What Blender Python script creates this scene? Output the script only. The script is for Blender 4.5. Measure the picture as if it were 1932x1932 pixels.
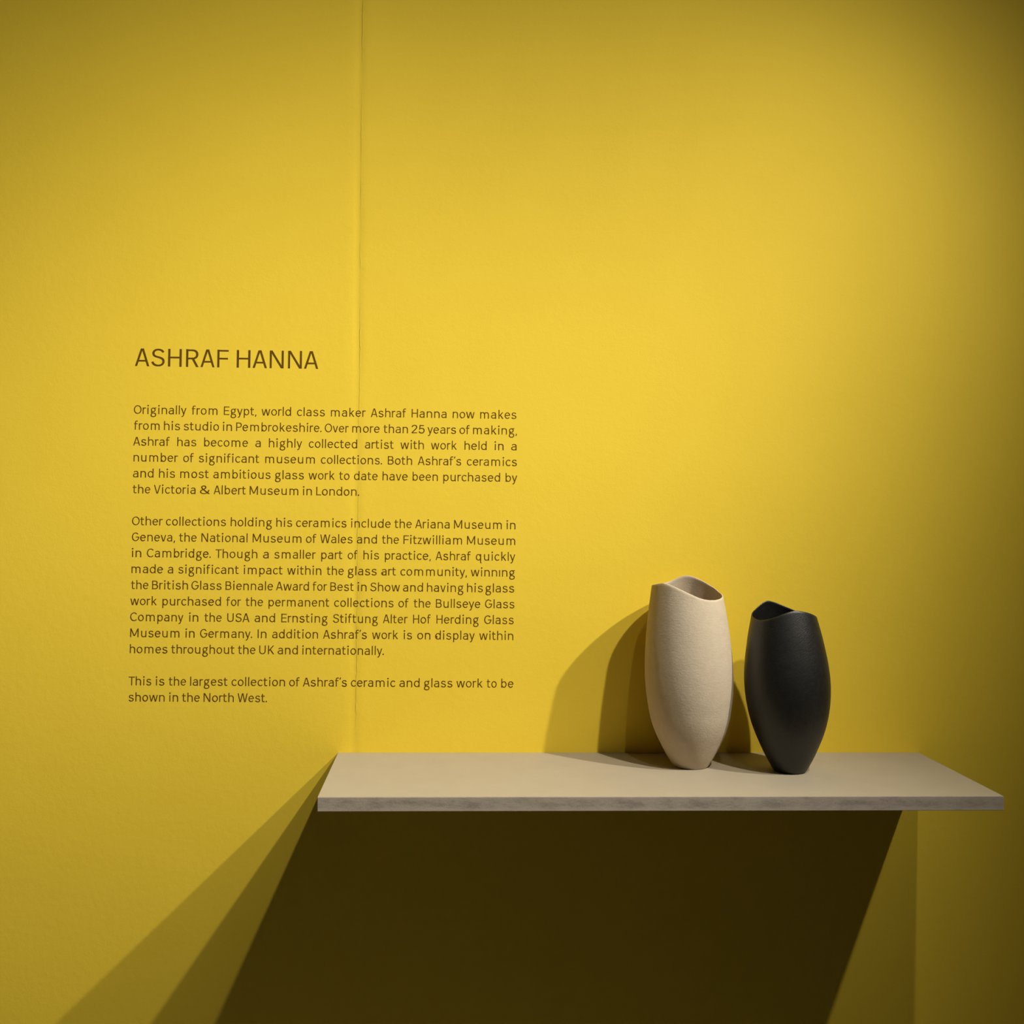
import bpy, bmesh, math, random
from mathutils import Vector, Matrix, noise

# ------------------------------------------------------------------ scene, camera, light
for o in list(bpy.data.objects): bpy.data.objects.remove(o, do_unlink=True)
SC = bpy.context.scene
COL = SC.collection
SC.view_settings.view_transform = 'Standard'
SC.view_settings.look = 'None'
SC.view_settings.gamma = 1.0
SC.view_settings.use_curve_mapping = False
SC.view_settings.exposure = 0.0

# metres; the wall is the plane y = 0, the room lies at y < 0, z = 0 is the top of the shelf
FLOOR_Z, CEIL_Z = -1.02, 2.05
cam = bpy.data.cameras.new('camera')
CAM = bpy.data.objects.new('camera', cam); COL.objects.link(CAM)
F_PX = 1850.0
cam.sensor_fit = 'HORIZONTAL'; cam.sensor_width = 36.0
cam.lens = 36.0*F_PX/1932.0
cam.shift_x = (966.0-896.30)/1932.0
cam.shift_y = -(966.0-922.70)/1932.0
cam.clip_start = 0.05
yaw, pitch, roll = 0.02624, 0.02359, 0.00615
fwd = Vector((math.sin(yaw)*math.cos(pitch), math.cos(yaw)*math.cos(pitch), math.sin(pitch)))
right = Vector((math.cos(yaw), -math.sin(yaw), 0.0)); up = right.cross(fwd)
r2 = math.cos(roll)*right + math.sin(roll)*up; u2 = -math.sin(roll)*right + math.cos(roll)*up
CAM.matrix_world = Matrix(((r2.x,u2.x,-fwd.x,0.22349),(r2.y,u2.y,-fwd.y,-2.02097),(r2.z,u2.z,-fwd.z,0.49270),(0,0,0,1)))
SC.camera = CAM

world = bpy.data.worlds.new('gallery_dim'); SC.world = world; world.use_nodes = True
bg = world.node_tree.nodes['Background']
bg.inputs[0].default_value = (1.0, 0.86, 0.62, 1); bg.inputs[1].default_value = 0.023

LAMP_COLOUR = (1.0, 0.94, 0.80)
def track_spot(name, loc, aim, intensity, width, power, spill, spill_width):
    """a ceiling-track spotlight whose beam fades from its centre like a real reflector lamp"""
    L = bpy.data.lights.new(name, 'SPOT'); L.energy = intensity*4*math.pi**2
    L.spot_size = math.radians(170); L.spot_blend = 0.2; L.shadow_soft_size = 0.020
    L.color = LAMP_COLOUR
    o = bpy.data.objects.new(name, L); COL.objects.link(o); o.location = loc
    d = (Vector(aim)-Vector(loc)).normalized()
    o.rotation_euler = d.to_track_quat('-Z', 'Y').to_euler()
    L.use_nodes = True; nt = L.node_tree; em = nt.nodes['Emission']
    geo = nt.nodes.new('ShaderNodeNewGeometry')
    dot = nt.nodes.new('ShaderNodeVectorMath'); dot.operation = 'DOT_PRODUCT'; dot.inputs[1].default_value = d
    nt.links.new(geo.outputs['Incoming'], dot.inputs[0])
    def chain(last, ops):
        for op, val in ops:
            m = nt.nodes.new('ShaderNodeMath'); m.operation = op
            nt.links.new(last, m.inputs[0])
            if val is not None: m.inputs[1].default_value = val
            last = m.outputs[0]
        return last
    angle = chain(dot.outputs['Value'], [('ARCCOSINE', None)])
    core = chain(angle, [('DIVIDE', width), ('POWER', power), ('MULTIPLY', -1.0), ('EXPONENT', None)])
    halo = chain(angle, [('DIVIDE', spill_width), ('POWER', 2.0), ('MULTIPLY', -1.0), ('EXPONENT', None), ('MULTIPLY', spill)])
    add = nt.nodes.new('ShaderNodeMath'); add.operation = 'ADD'
    nt.links.new(core, add.inputs[0]); nt.links.new(halo, add.inputs[1]); last = add.outputs[0]
    nt.links.new(last, em.inputs['Strength'])
    return o
track_spot('track_spot_light', (1.858,-1.040,1.790), (-1.227,0,-0.430), 1.826/0.80, 0.5826, 3.912, 1.4934, 0.5195)
track_spot('track_spot_light', (1.237,-1.100,1.810), (-0.495,0,-1.305), 2.740/0.80, 0.4315, 2.909, 0.0730, 0.3563)
track_spot('track_spot_light', (0.800,-1.070,1.790), (-1.986,0,-0.436), 6.556/0.80, 0.3272, 1.498, 0.0830, 0.4938)

# ------------------------------------------------------------------ helpers
def tag(o, label=None, cat=None, group=None, kind=None):
    if label: o['label'] = label
    if cat: o['category'] = cat
    if group: o['group'] = group
    if kind: o['kind'] = kind
    return o
def empty(name, loc=(0,0,0), parent=None):
    o = bpy.data.objects.new(name, None); COL.objects.link(o); o.location = loc
    o.empty_display_size = 0.05
    if parent: o.parent = parent
    return o
def obj(name, bm, mats, parent=None, loc=(0,0,0), smooth=False):
    me = bpy.data.meshes.new(name); bm.to_mesh(me); bm.free()
    for m in (mats if isinstance(mats, (list, tuple)) else [mats]): me.materials.append(m)
    if smooth:
        for p in me.polygons: p.use_smooth = True
    o = bpy.data.objects.new(name, me); COL.objects.link(o); o.location = loc
    if parent: o.parent = parent
    return o
class Mat:
    def __init__(s, name, rough=0.8, spec=0.3):
        s.m = bpy.data.materials.new(name); s.m.use_nodes = True
        s.nt = s.m.node_tree; s.b = s.nt.nodes['Principled BSDF']
        s.b.inputs['Roughness'].default_value = rough
        s.b.inputs['Specular IOR Level'].default_value = spec
        s.tc = s.nt.nodes.new('ShaderNodeTexCoord').outputs['Object']
    def link(s, a, b): s.nt.links.new(a, b)
    def map(s, scale=(1,1,1), rot=(0,0,0)):
        n = s.nt.nodes.new('ShaderNodeMapping'); n.inputs['Scale'].default_value = scale; n.inputs['Rotation'].default_value = rot
        s.link(s.tc, n.inputs[0]); return n.outputs[0]
    def noise(s, scale, detail=3, rough=0.5, vec=None, dist=0.0):
        n = s.nt.nodes.new('ShaderNodeTexNoise'); n.inputs['Scale'].default_value = scale
        n.inputs['Detail'].default_value = detail; n.inputs['Roughness'].default_value = rough; n.inputs['Distortion'].default_value = dist
        s.link(vec or s.tc, n.inputs['Vector']); return n.outputs['Fac']
    def math(s, op, a, b):
        n = s.nt.nodes.new('ShaderNodeMath'); n.operation = op
        for k, v in enumerate((a, b)):
            if isinstance(v, (int, float)): n.inputs[k].default_value = v
            else: s.link(v, n.inputs[k])
        return n.outputs[0]
    def map2(s, rot, scale):        # turn first, then stretch
        a = s.nt.nodes.new('ShaderNodeMapping'); a.inputs['Rotation'].default_value = rot; s.link(s.tc, a.inputs[0])
        n = s.nt.nodes.new('ShaderNodeMapping'); n.inputs['Scale'].default_value = scale; s.link(a.outputs[0], n.inputs[0])
        return n.outputs[0]
    def ramp(s, fac, stops):
        n = s.nt.nodes.new('ShaderNodeValToRGB'); e = n.color_ramp.elements
        while len(e) < len(stops): e.new(0.5)
        for k, (p, c) in enumerate(stops): e[k].position = p; e[k].color = (*c, 1) if len(c) == 3 else c
        s.link(fac, n.inputs[0]); return n.outputs[0]
    def base(s, c):
        if isinstance(c, tuple): s.b.inputs['Base Color'].default_value = (*c, 1)
        else: s.link(c, s.b.inputs['Base Color'])
        return s
    def bump(s, *layers):
        prev = None
        for fac, strength, dist in layers:
            n = s.nt.nodes.new('ShaderNodeBump'); n.inputs['Strength'].default_value = strength; n.inputs['Distance'].default_value = dist
            s.link(fac, n.inputs['Height'])
            if prev: s.link(prev, n.inputs['Normal'])
            prev = n.outputs[0]
        s.link(prev, s.b.inputs['Normal']); return s

# ------------------------------------------------------------------ materials
M_WALL = Mat('yellow_emulsion', 0.75, 0.25)
M_WALL.base(M_WALL.ramp(M_WALL.noise(6, 4, 0.6), [(0.3, (0.79,0.563,0.041)), (0.7, (0.81,0.582,0.045))]))
M_WALL.bump((M_WALL.noise(330, 3, 0.55), 0.16, 0.0010), (M_WALL.noise(70, 2, 0.5), 0.22, 0.0012))
M_FLOOR = Mat('grey_screed', 0.7, 0.3); M_FLOOR.base(M_FLOOR.ramp(M_FLOOR.noise(5, 5, 0.6), [(0.3, (0.16,0.155,0.15)), (0.7, (0.22,0.215,0.205))]))
M_CEIL = Mat('dark_ceiling_paint', 0.9, 0.2); M_CEIL.base(M_CEIL.ramp(M_CEIL.noise(9, 3), [(0.3, (0.05,0.05,0.05)), (0.7, (0.06,0.06,0.058))]))
M_SHELF = Mat('shelf_eggshell_paint', 0.62, 0.3)
M_SHELF.base(M_SHELF.ramp(M_SHELF.noise(14, 4, 0.6), [(0.3, (0.345,0.297,0.225)), (0.7, (0.365,0.315,0.238))]))
M_SHELF.bump((M_SHELF.noise(260, 2), 0.08, 0.0006))
M_EDGE = Mat('shelf_edge_worn_paint', 0.8, 0.2)
_n = M_EDGE.noise(46, 6, 0.78, M_EDGE.map((0.5, 1, 1.4)), 0.2)      # rubbed grey smudges along the middle of the edge
_s = M_EDGE.nt.nodes.new('ShaderNodeSeparateXYZ'); M_EDGE.link(M_EDGE.tc, _s.inputs[0])
_m = M_EDGE.math('ADD', _s.outputs['Z'], 0.0115); _m = M_EDGE.math('DIVIDE', _m, 0.0085); _m = M_EDGE.math('MULTIPLY', _m, _m)
_m = M_EDGE.math('MULTIPLY', _m, 0.10)
_e = M_EDGE.math('ADD', _n, _m)
M_EDGE.base(M_EDGE.ramp(_e, [(0.38, (0.25,0.212,0.175)), (0.56, (0.355,0.302,0.25)), (0.72, (0.40,0.345,0.286))]))
M_EDGE.bump((M_EDGE.noise(420, 3), 0.25, 0.0008))
M_VINYL = Mat('brown_vinyl', 0.6, 0.12); M_VINYL.base(M_VINYL.ramp(M_VINYL.noise(40, 2), [(0.3, (0.108,0.056,0.006)), (0.7, (0.120,0.063,0.007))]))
M_BEIGE = Mat('unglazed_beige_clay', 0.9, 0.2)
M_BEIGE.base(M_BEIGE.ramp(M_BEIGE.noise(60, 4, 0.7), [(0.3, (0.51,0.425,0.32)), (0.7, (0.56,0.47,0.36))]))
M_BEIGE.bump((M_BEIGE.noise(150, 5, 0.75, M_BEIGE.map((1,1,1.8)), 0.3), 0.55, 0.0010), (M_BEIGE.noise(520, 3, 0.6), 0.35, 0.0006))
M_BLACK = Mat('burnished_black_clay', 0.43, 0.55)
M_BLACK.base(M_BLACK.ramp(M_BLACK.noise(90, 4, 0.7), [(0.3, (0.0072,0.0066,0.0060)), (0.7, (0.0140,0.0128,0.0117))]))
M_BLACK.bump((M_BLACK.noise(95, 5, 0.7, M_BLACK.map2((0, 0.62, 0), (0.7, 1, 7))), 0.42, 0.0008), (M_BLACK.noise(420, 3), 0.35, 0.0005))

# ------------------------------------------------------------------ the setting
SEAM = [(-1.02,0.0340),(0.0217,0.0345),(0.2376,0.0348),(0.3894,0.0354),(0.5635,0.0352),(0.7932,0.0361),(1.0571,0.0350),(1.2562,0.0345),(1.5565,0.0351),(2.05,0.0352)]
def seam_x(z):
    for (z0,x0),(z1,x1) in zip(SEAM, SEAM[1:]):
        if z <= z1: break
    t = min(max((z-z0)/(z1-z0), 0), 1); x = x0+(x1-x0)*t
    return x + 0.0012*noise.noise(Vector((3.1, 0, z*14))) + 0.0009*noise.noise(Vector((7.7, 0, z*48))) + 0.0008*noise.noise(Vector((1.3, 5.5, z*130))) + 0.0007*noise.noise(Vector((6.1, 2.5, z*260)))
def relief(x, z):
    """how far the plaster stands off y = 0 at (x, z): the filled joint between two wall boards"""
    if abs(x-0.035) > 0.10: return 0.0
    d = x-seam_x(z)
    k = 0.50+0.95*noise.noise(Vector((1.7, 4.0, z*9)))+0.35*noise.noise(Vector((2.2, 8.0, z*40)))
    k = min(max(k, 0.06), 1.0)*min(max((z-0.018)/0.05, 0.0), 1.0)      # the joint is filled over just above the shelf
    step = 0.00048*k/(1+math.exp(-d/0.0009))
    fade = 1.0 if d < 0 else math.exp(-(d/0.03)**2)
    dip = -0.0012*math.exp(-((d+0.004)/0.010)**2)*(0.6+0.4*noise.noise(Vector((9.0, 2.0, z*5))))
    lip = 0.00045*k*math.exp(-((d-0.0012)/0.0009)**2)*(0.5+0.9*noise.noise(Vector((4.0, 1.0, z*70))))
    crack = -0.00024*k*math.exp(-(d/0.0009)**2)
    if z > 1.0: crack *= 1.3
    crack += lip
    return step*fade+dip+crack
def build_wall():
    bm = bmesh.new()
    x0, x1 = -2.6, 3.4
    xs = [x0, -1.5, -0.7, -0.3, -0.10] + [-0.065+0.004*k for k in range(19)]
    xs = [v for v in xs if v < 0.021] + [0.021+0.0005*k for k in range(58)] + [0.051+0.004*k for k in range(21)] + [0.2, 0.5, 1.0, 1.5, 2.4, x1]
    zs = []
    z = FLOOR_Z
    while z < -0.06: zs.append(z); z += 0.05
    z = -0.06
    while z < 1.75: zs.append(z); z += 0.0021
    while z < CEIL_Z-0.02: zs.append(z); z += 0.05
    zs.append(CEIL_Z)
    g = [[bm.verts.new((x, -relief(x, z), z)) for z in zs] for x in xs]
    for i in range(len(xs)-1):
        for j in range(len(zs)-1):
            f = bm.faces.new((g[i][j], g[i+1][j], g[i+1][j+1], g[i][j+1])); f.smooth = True
    bk = [bm.verts.new(c) for c in ((x0,0.1,FLOOR_Z),(x1,0.1,FLOOR_Z),(x1,0.1,CEIL_Z),(x0,0.1,CEIL_Z))]
    bm.faces.new((bk[3],bk[2],bk[1],bk[0]))
    bm.faces.new([bk[0],bk[1]]+[c[0] for c in reversed(g)])
    bm.faces.new([bk[2],bk[3]]+[c[-1] for c in g])
    bm.faces.new([bk[3],bk[0]]+g[0])
    bm.faces.new([bk[1],bk[2]]+list(reversed(g[-1])))
    o = obj('wall_back', bm, M_WALL.m)
    tag(o, 'bright yellow painted wall with a vertical board seam', 'wall', kind='structure')
build_wall()
def slab(name, z0, z1, mat, label, cat):
    bm = bmesh.new(); bmesh.ops.create_cube(bm, size=1)
    for v in bm.verts: v.co = Vector((0.4+v.co.x*6.0, -1.95+v.co.y*4.1, (z0+z1)/2+v.co.z*(z1-z0)))
    tag(obj(name, bm, mat.m), label, cat, kind='structure')
slab('floor', FLOOR_Z-0.1, FLOOR_Z, M_FLOOR, 'grey gallery floor below the yellow wall', 'floor')
slab('ceiling', CEIL_Z, CEIL_Z+0.1, M_CEIL, 'dark gallery ceiling above the yellow wall', 'ceiling')

# ------------------------------------------------------------------ the shelf
SW, SD, ST = 1.2, 0.31285, 0.02478
shelf = empty('wall_shelf', (SW/2, -SD/2, 0))
tag(shelf, 'long pale beige floating shelf fixed to the yellow wall, carrying two vases', 'shelf')
def bevel_box(x0, x1, y0, y1, z0, z1, bev, seg=2):
    bm = bmesh.new(); bmesh.ops.create_cube(bm, size=1)
    for v in bm.verts: v.co = Vector(((x0+x1)/2+v.co.x*(x1-x0), (y0+y1)/2+v.co.y*(y1-y0), (z0+z1)/2+v.co.z*(z1-z0)))
    bmesh.ops.bevel(bm, geom=list(bm.edges), offset=bev, segments=seg, profile=0.6, affect='EDGES')
    return bm
# the wall end of the board runs a hair into the plaster line, as a let-in shelf does
obj('shelf_board', bevel_box(-SW/2, SW/2, -SD/2+0.0016, SD/2-0.0002, -ST, 0, 0.0003), M_SHELF.m, shelf)
e = obj('front_edge', bevel_box(-SW/2-0.0002, SW/2+0.0002, -SD/2, -SD/2+0.0016, -ST, 0, 0.0009), M_EDGE.m, shelf)
e['label'] = 'greyer rough front edge with rubbed paint'


# ------------------------------------------------------------------ the two vases
def cubic(tab, x):
    """smooth interpolation (Catmull-Rom) through sorted (x, value...) rows"""
    n = len(tab)
    k = 0
    while k < n-2 and x > tab[k+1][0]: k += 1
    a, b = tab[k], tab[k+1]; t = (x-a[0])/(b[0]-a[0]); out = []
    for j in range(1, len(a)):
        pa = tab[k-1] if k > 0 else a; pb = tab[k+2] if k+2 < n else b
        ma = (b[j]-pa[j])/(b[0]-pa[0])*(b[0]-a[0]); mb = (pb[j]-a[j])/(pb[0]-a[0])*(b[0]-a[0])
        out.append((2*t**3-3*t*t+1)*a[j]+(t**3-2*t*t+t)*ma+(-2*t**3+3*t*t)*b[j]+(t**3-t*t)*mb)
    return out
def build_vase(name, base, profile, rim, mat, lean, wall):
    """profile rows (z, radius); rim rows (angle, height), angle 0 = right, 90 = towards the wall"""
    rim = sorted(rim); ring = [(a-360, h) for a, h in rim]+rim+[(a+360, h) for a, h in rim]
    NA, NT = 160, 84
    bm = bmesh.new()
    def point(a, z, inset):
        r = cubic(profile, z)[0]-inset
        return (lean(z)+r*math.cos(a), r*math.sin(a), z)
    outer, inner = [], []
    for i in range(NA):
        a = math.tau*i/NA; top = cubic(ring, math.degrees(a))[0]
        c = [bm.verts.new((lean(0)+(profile[0][1]-0.0022)*math.cos(a), (profile[0][1]-0.0022)*math.sin(a), 0.0)),
             bm.verts.new(point(a, 0.0007, 0.0005))]
        for j in range(NT+1):
            t = j/NT; z = 0.002+(top-0.0008-0.002)*t
            c.append(bm.verts.new(point(a, z, 0.0)))
        c.append(bm.verts.new(point(a, top, 0.0008)))
        outer.append(c)
        q = [bm.verts.new(point(a, top, wall-0.0008))]
        for j in range(NT+1):
            t = j/NT; z = top-0.0008+(0.014-top+0.0008)*t
            q.append(bm.verts.new(point(a, z, wall*(1+0.8*t))))
        inner.append(q)
    for i in range(NA):
        A, B = outer[i], outer[(i+1) % NA]; P, Q = inner[i], inner[(i+1) % NA]
        for j in range(len(A)-1): bm.faces.new((A[j], B[j], B[j+1], A[j+1]))
        bm.faces.new((A[-1], B[-1], Q[0], P[0]))
        for j in range(len(P)-1): bm.faces.new((P[j], Q[j], Q[j+1], P[j+1]))
    bm.faces.new([c[0] for c in reversed(outer)]); bm.faces.new([q[-1] for q in inner])
    bmesh.ops.recalc_face_normals(bm, faces=bm.faces[:])
    return obj(name, bm, mat.m, None, base, smooth=True)
BEIGE_PROFILE = [(0.0,0.0338),(0.0085,0.0388),(0.0202,0.0460),(0.0437,0.0580),(0.0672,0.0684),(0.0907,0.0756),(0.1143,0.0798),(0.1378,0.0829),(0.1614,0.0845),(0.1849,0.0848),(0.2085,0.0840),(0.2321,0.0824),(0.2557,0.0802),(0.2794,0.0775),(0.3030,0.0743),(0.3314,0.0698),(0.352,0.0662),(0.375,0.0618)]
BEIGE_RIM = [(8,0.3383),(19,0.3438),(32,0.3499),(43,0.3558),(53,0.3608),(63,0.3650),(70,0.3669),(77,0.3671),(84,0.3653),(92,0.3619),(102,0.3569),(112,0.3532),(122,0.3510),(140,0.3496),(160,0.3500),(178,0.3520),(191,0.3541),(202,0.3565),(212,0.3580),(220,0.3578),(232,0.3545),(242,0.3503),(251,0.3460),(259,0.3417),(268,0.3369),(276,0.3328),(285,0.3299),(295,0.3282),(307,0.3277),(320,0.3289),(335,0.3310),(352,0.3345)]
v = build_vase('vase', (0.69813,-0.10171,0), BEIGE_PROFILE, BEIGE_RIM, M_BEIGE, lambda z: 0.0004-0.0125*z-0.033*z*z, 0.0023)
tag(v, 'tall cream unglazed stoneware vase with a wavy rim, standing on the shelf', 'vase', group='ceramic vases on the shelf')
BLACK_PROFILE = [(0.0,0.0292),(0.0069,0.0336),(0.0300,0.0456),(0.0530,0.0558),(0.0761,0.0648),(0.0992,0.0715),(0.1223,0.0760),(0.1454,0.0787),(0.1686,0.0795),(0.1917,0.0785),(0.2149,0.0760),(0.2380,0.0723),(0.2612,0.0681),(0.2844,0.0630),(0.3020,0.0589),(0.325,0.0532)]
BLACK_RIM = [(12,0.2957),(30,0.2975),(47,0.3018),(61,0.3072),(71,0.3112),(80,0.3149),(89,0.3181),(98,0.3204),(105,0.3209),(111,0.3195),(119,0.3158),(129,0.3103),(141,0.3045),(160,0.2985),(176,0.2948),(186,0.2930),(198,0.2910),(207,0.2911),(215,0.2922),(223,0.2943),(231,0.2969),(241,0.3011),(251,0.3055),(258,0.3082),(266,0.3107),(273,0.3118),(280,0.3117),(288,0.3105),(298,0.3085),(310,0.3054),(318,0.3031),(335,0.2985),(352,0.2957)]
v = build_vase('vase', (0.88089,-0.14159,0), BLACK_PROFILE, BLACK_RIM, M_BLACK, lambda z: -0.0004-0.018*z-0.062*z*z, 0.0022)
tag(v, 'shorter matte black stoneware vase with a dipped rim, standing on the shelf', 'vase', group='ceramic vases on the shelf')

# ------------------------------------------------------------------ the lettering on the wall
# single-line letter skeletons, 1000 units to the em; (side bearings, path)
GLYPHS = {
'a':(45,70,"M72 372 C90 420 130 442 187 442 C272 442 320 398 320 305 L320 0 M320 268 L185 264 C92 260 40 215 40 148 C40 78 92 32 166 32 C252 32 320 82 320 165"),
'b':(75,45,"M40 0 L40 655 E205 236 165 206 0 360"),
'c':(45,35,"E213 236 173 206 42 318"),
'd':(45,75,"E205 236 165 206 0 360 M370 0 L370 655"),
'e':(45,40,"M46 252 L384 252 E213 236 172 206 5 322"),
'f':(15,0,"M92 0 L92 515 C92 600 130 632 190 632 C220 632 245 626 268 612 M0 436 L250 436"),
'g':(45,10,"E190 305 136 137 0 360 M284 402 C315 438 350 456 404 450 M112 196 C46 150 58 92 130 80 L250 66 C340 54 375 5 375 -58 C375 -142 305 -192 200 -192 C100 -192 40 -146 40 -82 C40 -25 75 35 130 78"),
'h':(75,70,"M40 0 L40 655 M40 290 C40 392 110 442 190 442 C290 442 345 385 345 275 L345 0"),
'i':(75,75,"M40 0 L40 470 O40 612 54"),
'1':(75,75,"M40 0 L40 470"),
'k':(75,15,"M40 0 L40 655 M300 470 L62 190 M128 280 L318 0"),
'l':(75,75,"M40 0 L40 655"),
'm':(75,70,"M40 0 L40 470 M40 300 C40 392 95 442 168 442 C248 442 300 390 300 285 L300 0 M300 300 C300 392 355 442 428 442 C508 442 560 390 560 285 L560 0"),
'n':(75,70,"M40 0 L40 470 M40 290 C40 392 110 442 190 442 C290 442 345 385 345 275 L345 0"),
'o':(45,45,"E216 236 176 206 0 360"),
'p':(75,45,"M40 -190 L40 470 E205 236 165 206 0 360"),
'q':(45,60,"E205 236 165 206 0 360 M370 470 L370 -120 C370 -165 395 -180 440 -170"),
'r':(75,5,"M40 0 L40 470 M40 280 C45 388 110 440 185 440 C215 440 237 436 262 424"),
's':(40,40,"M326 370 C304 420 250 445 192 445 C112 445 62 406 62 346 C62 280 115 262 195 245 C285 226 340 200 340 130 C340 65 285 28 200 28 C125 28 66 58 42 112"),
't':(15,25,"M108 590 L108 140 C108 62 145 32 205 32 C235 32 262 40 285 55 M0 436 L282 436"),
'u':(70,75,"M40 470 L40 195 C40 85 98 30 186 30 C278 30 345 88 345 182 M345 470 L345 0"),
'v':(15,15,"M44 470 L186 0 M356 470 L214 0"),
'w':(20,20,"M44 470 L157 0 M302 470 L180 0 M326 470 L448 0 M584 470 L471 0"),
'y':(15,15,"M44 470 L206 20 M364 470 L190 -55 C160 -140 128 -166 58 -150"),
'z':(35,35,"M30 436 L340 436 M298 440 L62 30 M20 36 L345 36"),
'A':(15,15,"M43 0 L238 629 M463 0 L268 629 M100 192 L406 192"),
'B':(80,45,"M40 0 L40 629 M40 592 L215 592 C310 592 365 545 365 465 C365 380 310 335 215 335 L40 335 M215 335 C330 335 395 285 395 190 C395 90 330 37 215 37 L40 37"),
'C':(50,35,"E285 314 245 286 42 318"),
'E':(80,40,"M40 0 L40 629 M40 592 L400 592 M40 322 L370 322 M40 37 L400 37"),
'F':(80,25,"M40 0 L40 629 M40 592 L397 592 M40 312 L375 312"),
'G':(50,60,"E285 314 245 286 42 352 M305 300 L562 300"),
'H':(80,80,"M40 0 L40 629 M435 0 L435 629 M40 325 L435 325"),
'I':(80,80,"M40 0 L40 629"),
'K':(80,15,"M40 0 L40 629 M395 629 L62 240 M158 352 L410 0"),
'L':(80,25,"M40 0 L40 629 M40 37 L370 37"),
'M':(80,80,"M40 0 L40 629 M50 629 L286 90 M550 629 L314 90 M560 0 L560 629"),
'N':(80,80,"M40 0 L40 629 M56 629 L438 0 M454 0 L454 629"),
'O':(50,50,"E290 314 250 286 0 360"),
'P':(80,30,"M40 0 L40 629 M40 592 L220 592 C330 592 385 525 385 435 C385 340 330 275 220 275 L40 275"),
'R':(80,15,"M40 0 L40 629 M40 592 L215 592 C325 592 378 532 378 447 C378 355 320 300 215 300 L40 300 M225 310 L388 0"),
'S':(45,45,"M412 500 C385 565 320 598 240 598 C140 598 72 545 72 465 C72 380 140 352 240 330 C345 306 422 270 422 180 C422 90 345 31 240 31 C140 31 65 80 42 165"),
'T':(20,20,"M0 592 L470 592 M235 0 L235 592"),
'U':(75,75,"M40 629 L40 230 C40 100 110 30 235 30 C360 30 430 100 430 230 L430 629"),
'V':(15,15,"M43 629 L240 0 M467 629 L270 0"),
'W':(15,15,"M43 629 L182 0 M357 629 L213 0 M393 629 L537 0 M707 629 L568 0"),
'2':(45,45,"M46 468 C60 555 120 598 200 598 C290 598 345 545 345 465 C345 400 310 350 255 292 L44 62 M20 37 L378 37"),
'5':(45,45,"M352 592 L96 592 L74 330 C110 365 155 385 210 385 C310 385 370 310 370 210 C370 105 300 32 200 32 C120 32 60 75 40 150"),
'&':(45,30,"M472 305 C445 130 345 32 210 32 C105 32 40 85 40 170 C40 250 95 290 170 335 C260 390 305 420 305 490 C305 555 265 598 205 598 C140 598 100 555 100 495 C100 430 140 390 200 320 L488 18"),
'\u2019':(10,0,"M66 660 L26 520"),
',':(30,40,"M62 62 L30 -92"),
'.':(45,50,"O52 50 54"),
}
W = 71.0   # stroke width

def glyph_paths(ch):
    """-> list of (points, closed, width) in em/1000 units"""
    toks = GLYPHS[ch][2].replace('M',' M ').replace('L',' L ').replace('C',' C ').replace('E',' E ').replace('O',' O ').split()
    out = []; cur = None; i = 0
    def num(k): return [float(t) for t in toks[i+1:i+1+k]]
    while i < len(toks):
        c = toks[i]
        if c == 'M':
            cur = [tuple(num(2))]; out.append([cur, False, W]); i += 3
        elif c == 'L':
            cur.append(tuple(num(2))); i += 3
        elif c == 'C':
            x1,y1,x2,y2,x3,y3 = num(6); x0,y0 = cur[-1]
            for k in range(1, 9):
                t = k/8; u = 1-t
                cur.append((u*u*u*x0+3*u*u*t*x1+3*u*t*t*x2+t*t*t*x3, u*u*u*y0+3*u*u*t*y1+3*u*t*t*y2+t*t*t*y3))
            i += 7
        elif c == 'E':
            cx,cy,rx,ry,a0,a1 = num(6); full = a1-a0 >= 360; n = 28
            pts = []
            for k in range(n if full else n+1):
                a = math.radians(a0+(a1-a0)*k/n); pts.append((cx+rx*math.cos(a), cy+ry*math.sin(a)))
            out.append([pts, full, W]); i += 7
        elif c == 'O':
            cx,cy,r = num(3)
            pts = [(cx+r*.5*math.cos(math.tau*k/14), cy+r*.5*math.sin(math.tau*k/14)) for k in range(14)]
            out.append([pts, True, r]); i += 4
    return out

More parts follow.
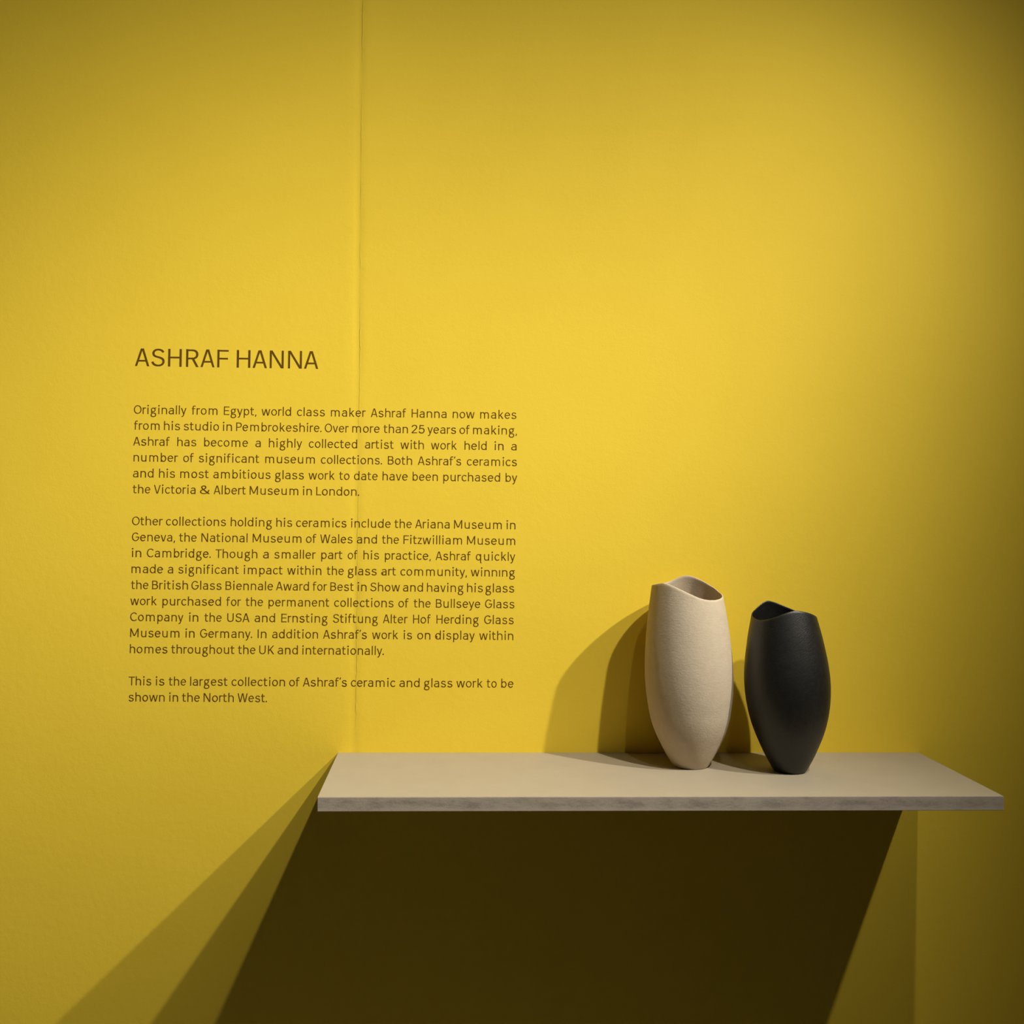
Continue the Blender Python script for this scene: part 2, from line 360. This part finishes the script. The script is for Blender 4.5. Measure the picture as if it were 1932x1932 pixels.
ROWS = {0: [('Originally', -0.8, 105.8),('from', 117.0, 169.3),('Egypt,', 182.3, 248.8),('world', 259.3, 319.5),('class', 331.8, 388.7),('maker', 401.2, 473.3),('Ashraf', 483.2, 556.3),('Hanna', 567.2, 639.1),('now', 651.8, 696.9),('makes', 708.5, 783.4)], 1: [('from', 0.3, 52.2),('his', 60.9, 93.5),('studio', 101.3, 172.8),('in', 180.6, 199.4),('Pembrokeshire.', 207.9, 382.4),('Over', 389.1, 438.8),('more', 445.3, 501.7),('than', 509.6, 559.9),('25', 567.4, 594.3),('years', 600.1, 659.0),('of', 666.2, 687.7),('making,', 694.1, 784.9)], 2: [('Ashraf', -0.9, 73.7),('has', 88.5, 127.1),('become', 143.2, 232.6),('a', 247.6, 258.6),('highly', 275.2, 342.9),('collected', 356.9, 456.0),('artist', 471.9, 531.4),('with', 545.0, 593.1),('work', 607.8, 660.9),('held', 676.8, 722.6),('in', 738.7, 757.7),('a', 773.2, 784.5)], 3: [('number', 0.4, 91.1),('of', 101.3, 123.0),('significant', 133.0, 256.4),('museum', 268.3, 369.9),('collections.', 382.1, 507.3),('Both', 519.4, 569.3),('Ashraf’s', 581.1, 670.4),('ceramics', 682.1, 785.3)], 4: [('and', -0.1, 41.5),('his', 52.7, 85.0),('most', 95.7, 154.1),('ambitious', 163.1, 279.6),('glass', 289.0, 347.7),('work', 357.4, 410.6),('to', 419.9, 441.1),('date', 450.3, 499.1),('have', 508.8, 560.7),('been', 570.8, 622.6),('purchased', 633.9, 751.1),('by', 762.5, 786.3)], 5: [('the', 0.1, 35.7),('Victoria', 42.8, 127.5),('&', 136.4, 156.5),('Albert', 164.3, 230.2),('Museum', 237.6, 337.0),('in', 346.0, 364.6),('London.', 373.6, 461.2)], 7: [('Other', -0.1, 62.6),('collections', 68.6, 190.3),('holding', 200.1, 284.6),('his', 292.9, 325.3),('ceramics', 333.4, 436.4),('include', 445.4, 527.0),('the', 534.7, 570.3),('Ariana', 577.3, 648.1),('Museum', 657.2, 755.6),('in', 765.1, 783.9)], 8: [('Geneva,', 0.3, 87.6),('the', 95.9, 131.5),('National', 141.1, 234.8),('Museum', 245.3, 344.9),('of', 354.0, 375.6),('Wales', 383.0, 449.2),('and', 458.0, 499.3),('the', 509.5, 544.3),('Fitzwilliam', 553.8, 674.0),('Museum', 684.2, 783.8)], 9: [('in', 0.5, 19.8),('Cambridge.', 31.1, 160.6),('Though', 170.2, 255.4),('a', 267.1, 278.5),('smaller', 290.1, 375.2),('part', 385.7, 429.5),('of', 440.0, 460.2),('his', 471.9, 503.8),('practice,', 516.0, 610.1),('Ashraf', 620.0, 692.9),('quickly', 702.7, 783.9)], 10: [('made', 0.6, 64.4),('a', 73.9, 85.0),('significant', 95.5, 218.5),('impact', 228.1, 307.8),('within', 316.8, 386.4),('the', 397.4, 432.2),('glass', 440.7, 499.5),('art', 509.0, 539.6),('community,', 548.3, 684.9),('winn1ng', 692.9, 784.2)], 11: [('the', 0.4, 35.5),('British', 42.8, 115.7),('Glass', 122.6, 183.6),('Biennale', 191.8, 288.5),('Award', 294.5, 361.6),('for', 369.4, 399.0),('Best', 405.3, 453.5),('in', 460.7, 479.3),('Show', 487.0, 547.6),('and', 553.9, 594.9),('having', 603.0, 678.6),('his', 685.3, 717.9),('glass', 723.5, 782.5)], 12: [('work', -0.3, 52.9),('purchased', 64.5, 183.0),('for', 194.2, 224.3),('the', 233.2, 268.6),('permanent', 279.8, 403.9),('collections', 413.6, 534.8),('of', 544.9, 566.3),('the', 576.2, 611.1),('Bullseye', 621.9, 713.2),('Glass', 722.9, 783.3)], 13: [('Company', -0.1, 107.3),('in', 118.8, 137.7),('the', 150.0, 185.1),('USA', 196.3, 241.3),('and', 252.0, 293.5),('Ernsting', 306.2, 401.1),('Stiftung', 411.6, 503.8),('Alter', 513.7, 564.9),('Hof', 575.5, 612.1),('Herding', 623.4, 710.7),('Glass', 721.5, 782.1)], 14: [('Museum', 0.5, 100.1),('in', 111.9, 130.8),('Germany.', 141.9, 247.4),('In', 258.6, 276.6),('addition', 288.2, 381.6),('Ashraf’s', 391.9, 481.1),('work', 491.9, 545.1),('is', 556.3, 573.6),('on', 584.4, 611.4),('display', 621.1, 702.2),('within', 711.7, 781.7)], 15: [('homes', 0.3, 76.3),('throughout', 84.0, 212.5),('the', 219.2, 254.8),('UK', 262.4, 292.8),('and', 299.9, 341.0),('internationally.', 349.7, 516.3)], 17: [('This', -0.7, 44.9),('is', 53.8, 71.3),('the', 80.2, 115.2),('largest', 123.6, 199.6),('collection', 207.4, 315.9),('of', 324.4, 346.0),('Ashraf’s', 352.3, 441.7),('ceramic', 450.0, 540.8),('and', 549.1, 590.4),('glass', 599.6, 657.6),('work', 665.9, 719.6),('to', 727.9, 748.4),('be', 757.9, 783.0)], 18: [('shown', -0.1, 72.5),('in', 81.4, 99.8),('the', 107.6, 143.5),('North', 151.3, 212.4),('West.', 220.2, 279.6)]}
HEAD = [('A', -0.5, 28.5),('S', 32.8, 59.6),('H', 66.9, 94.2),('R', 103.4, 128.9),('A', 132.9, 161.5),('F', 167.1, 190.0),('H', 206.8, 234.4),('A', 239.3, 268.5),('N', 274.1, 302.7),('N', 311.7, 340.0),('A', 344.5, 373.7)]
TEXT = [-0.4222, 0.68998, 0.00503, 0.03255]
ADJ = {'&': (52, 0), ',': (2, 2), '.': (-20, -20), '1': (-2, -4), '2': (6, 6), '5': (6, 6), 'A': (8, 8), 'B': (6, 6), 'C': (1, 1), 'E': (1, 1), 'F': (-8, -8), 'G': (-25, -25), 'H': (-15, -15), 'I': (5, 5), 'K': (7, 7), 'L': (-7, -7), 'M': (16, 16), 'N': (8, 8), 'O': (-10, -10), 'P': (-5, -5), 'R': (0, 0), 'S': (-1, 5), 'T': (-15, -15), 'U': (13, 13), 'V': (3, 3), 'W': (8, 8), 'a': (35, 2), 'b': (1, 8), 'c': (-2, 1), 'd': (17, 1), 'e': (0, 1), 'f': (-6, 9), 'g': (0, 22), 'h': (26, -6), 'i': (11, -1), 'k': (20, 22), 'l': (0, -1), 'm': (63, 39), 'n': (24, 2), 'o': (-4, 2), 'p': (-1, 11), 'q': (-1, -1), 'r': (-20, -22), 's': (2, 15), 't': (-9, -4), 'u': (9, 18), 'v': (5, 10), 'w': (17, 10), 'y': (4, -2), 'z': (-8, -15), '’': (3, 7)}
def ribbon(bm, pts, closed, width, place):
    """a flat strip of constant width along pts, extruded off the wall; place maps (x, y, lift) to a vertex"""
    P = [Vector(q) for q in pts]; n = len(P); rows = []
    if not closed:      # long straight runs get extra points so the vinyl follows the plaster
        D = [P[0]]
        for a, b in zip(P, P[1:]):
            m = max(1, int((b-a).length/220))
            D += [a.lerp(b, k/m) for k in range(1, m+1)]
        P = D; n = len(P)
    h = width/2
    for i in range(n):
        a = P[i-1] if (i or closed) else None; b = P[(i+1) % n] if (i < n-1 or closed) else None
        d0 = (P[i]-a).normalized() if a is not None else None; d1 = (b-P[i]).normalized() if b is not None else None
        if d0 is None: d0 = d1
        if d1 is None: d1 = d0
        n0 = Vector((-d0.y, d0.x)); n1 = Vector((-d1.y, d1.x)); m = n0+n1
        m = m/max(m.length_squared/2, 0.3)
        if not closed and i in (0, n-1) and len(pts) > 1:      # straight slanted strokes end level
            d = d0 if i else d1; run = (P[i]-Vector(pts[-2 if i else 1])).length
            if run > 120 and abs(d.y) > 0.45: m = Vector((-1/d.y, 0))
        tan = d0+d1; tan = tan.normalized() if tan.length > 1e-6 else d1
        hh = h*(0.80+0.20*min(1.0, 1.25*abs(tan.y))) if width > 60 else h      # flat strokes are drawn a little thinner
        rows.append((P[i]+m*hh, P[i]-m*hh))
    v = [[place(l, 1+0.01*k), place(r, 1+0.01*k), place(r, 0), place(l, 0)] for k, (l, r) in enumerate(rows)]
    v = [[bm.verts.new(c) for c in q] for q in v]
    for i in range(n if closed else n-1):
        a, b = v[i], v[(i+1) % n]
        for k in range(4): bm.faces.new((a[k], b[k], b[(k+1) % 4], a[(k+1) % 4]))
    if not closed:
        bm.faces.new((v[0][3], v[0][2], v[0][1], v[0][0])); bm.faces.new(v[-1])
TX, TZ, TAU, PITCH = TEXT
CT, ST_ = math.cos(TAU), math.sin(TAU)
VINYL = 0.00022
def wall_point(a, b): return TX+a*CT+b*ST_, TZ-a*ST_+b*CT      # along / above the baseline of the first line
def glyph_box(ch):
    xs = []
    for pts, closed, w in PATHS[ch]:
        for k, q in enumerate(pts):
            flat = not closed and k in (0, len(pts)-1) and abs(pts[0][1]-pts[-1][1]) < 1 and len(pts) == 2
            e = 0 if flat else w/2
            if len(pts) == 2 and not flat: e = w/2*math.dist(*pts)/max(abs(pts[0][1]-pts[1][1]), 1)
            xs += [q[0]-e, q[0]+e]
    return min(xs), max(xs)
PATHS = {ch: glyph_paths(ch) for ch in GLYPHS}
BOX = {ch: glyph_box(ch) for ch in GLYPHS}
def layout(text):
    """pen position and horizontal stretch of every letter; returns the ink width too"""
    x = 0.0; out = []
    for k, ch in enumerate(text):
        lo, hi = BOX[ch]; dw, ds = ADJ[ch]
        if k: x += GLYPHS[ch][0]+ds
        s = (hi-lo+dw)/(hi-lo)
        out.append((ch, x-lo*s, s)); x += (hi-lo)*s
        if k < len(text)-1: x += GLYPHS[ch][1]+ds
    return out, x
def lettering(name, text, a0, a1, b, em, parent, porigin, fill=None):
    """one word or letter of cut vinyl, from a0 to a1 along the line whose baseline is b"""
    lay, width = layout(text)
    kx = (a1-a0)/width; ky = em/1000
    ox, oz = wall_point(a0, b); bm = bmesh.new(); n = 0
    for idx, (ch, pen, s) in enumerate(lay):
        for pts, closed, w in PATHS[ch]:
            n += 1; lift = VINYL+0.00003*(n % 5)
            def place(q, top, pen=pen, s=s, lift=lift):
                X, Z = wall_point(a0+(q[0])*kx, b+q[1]*ky)
                return (X-ox, -(relief(X, Z)+(lift*top if top else -0.0002)), Z-oz)
            w_ = w*(0.5*(kx/ky)+0.5) if ch != '&' else w
            ribbon(bm, [(pen+x*s, y) for x, y in pts], closed, w_, lambda q, t: place((q.x, q.y), t))
        if fill and idx == fill[0]:    # a counter of the letter that was never weeded out
            cx, cy, rx, ry = fill[1:]
            ribbon(bm, [(pen+(cx+rx*.5*math.cos(math.tau*k/14))*s, cy+ry*.5*math.sin(math.tau*k/14)) for k in range(14)], True, rx*0.98, lambda q, t: place((q.x, q.y), t))
    bmesh.ops.recalc_face_normals(bm, faces=bm.faces[:])
    return obj(name, bm, M_VINYL.m, parent, (ox-porigin[0], 0, oz-porigin[2]))
EM_HEAD, EM = 0.0578, PITCH/1.169
o3 = wall_point(0, 0.0980); o3 = (o3[0], 0, o3[1])
head = empty('heading_lettering', o3)
tag(head, 'large brown capital lettering of the heading at the top of the wall text', 'lettering')
for ch, a0, a1 in HEAD:
    lettering('letter', ch, a0/1000, a1/1000, 0.0980-0.0003*(a0/374), EM_HEAD, head, o3)
PARAS = [((0,1,2,3,4,5), 'upper paragraph of small brown lettering, six lines below the heading'),
         ((7,8,9,10,11,12,13,14,15), 'middle and longest paragraph of small brown lettering, nine lines'),
         ((17,18), 'bottom paragraph of small brown lettering, only two lines, left above the shelf')]
for rows, label in PARAS:
    po = wall_point(0, -rows[-1]*PITCH); po = (po[0], 0, po[1])
    para = empty('paragraph_lettering', po)
    tag(para, label, 'lettering', group='paragraphs of the wall text')
    for r in rows:
        lo = wall_point(0, -r*PITCH); lo = (lo[0], 0, lo[1])
        line = empty('text_line', (lo[0]-po[0], 0, lo[2]-po[2]), para)
        for word, a0, a1 in ROWS[r]:
            fill = {'art': (0,92,118,50,62), 'display': (0,104,190,56,120)}.get(word)
            lettering('word', word, a0/1000, a1/1000, -r*PITCH, EM, line, lo, fill)
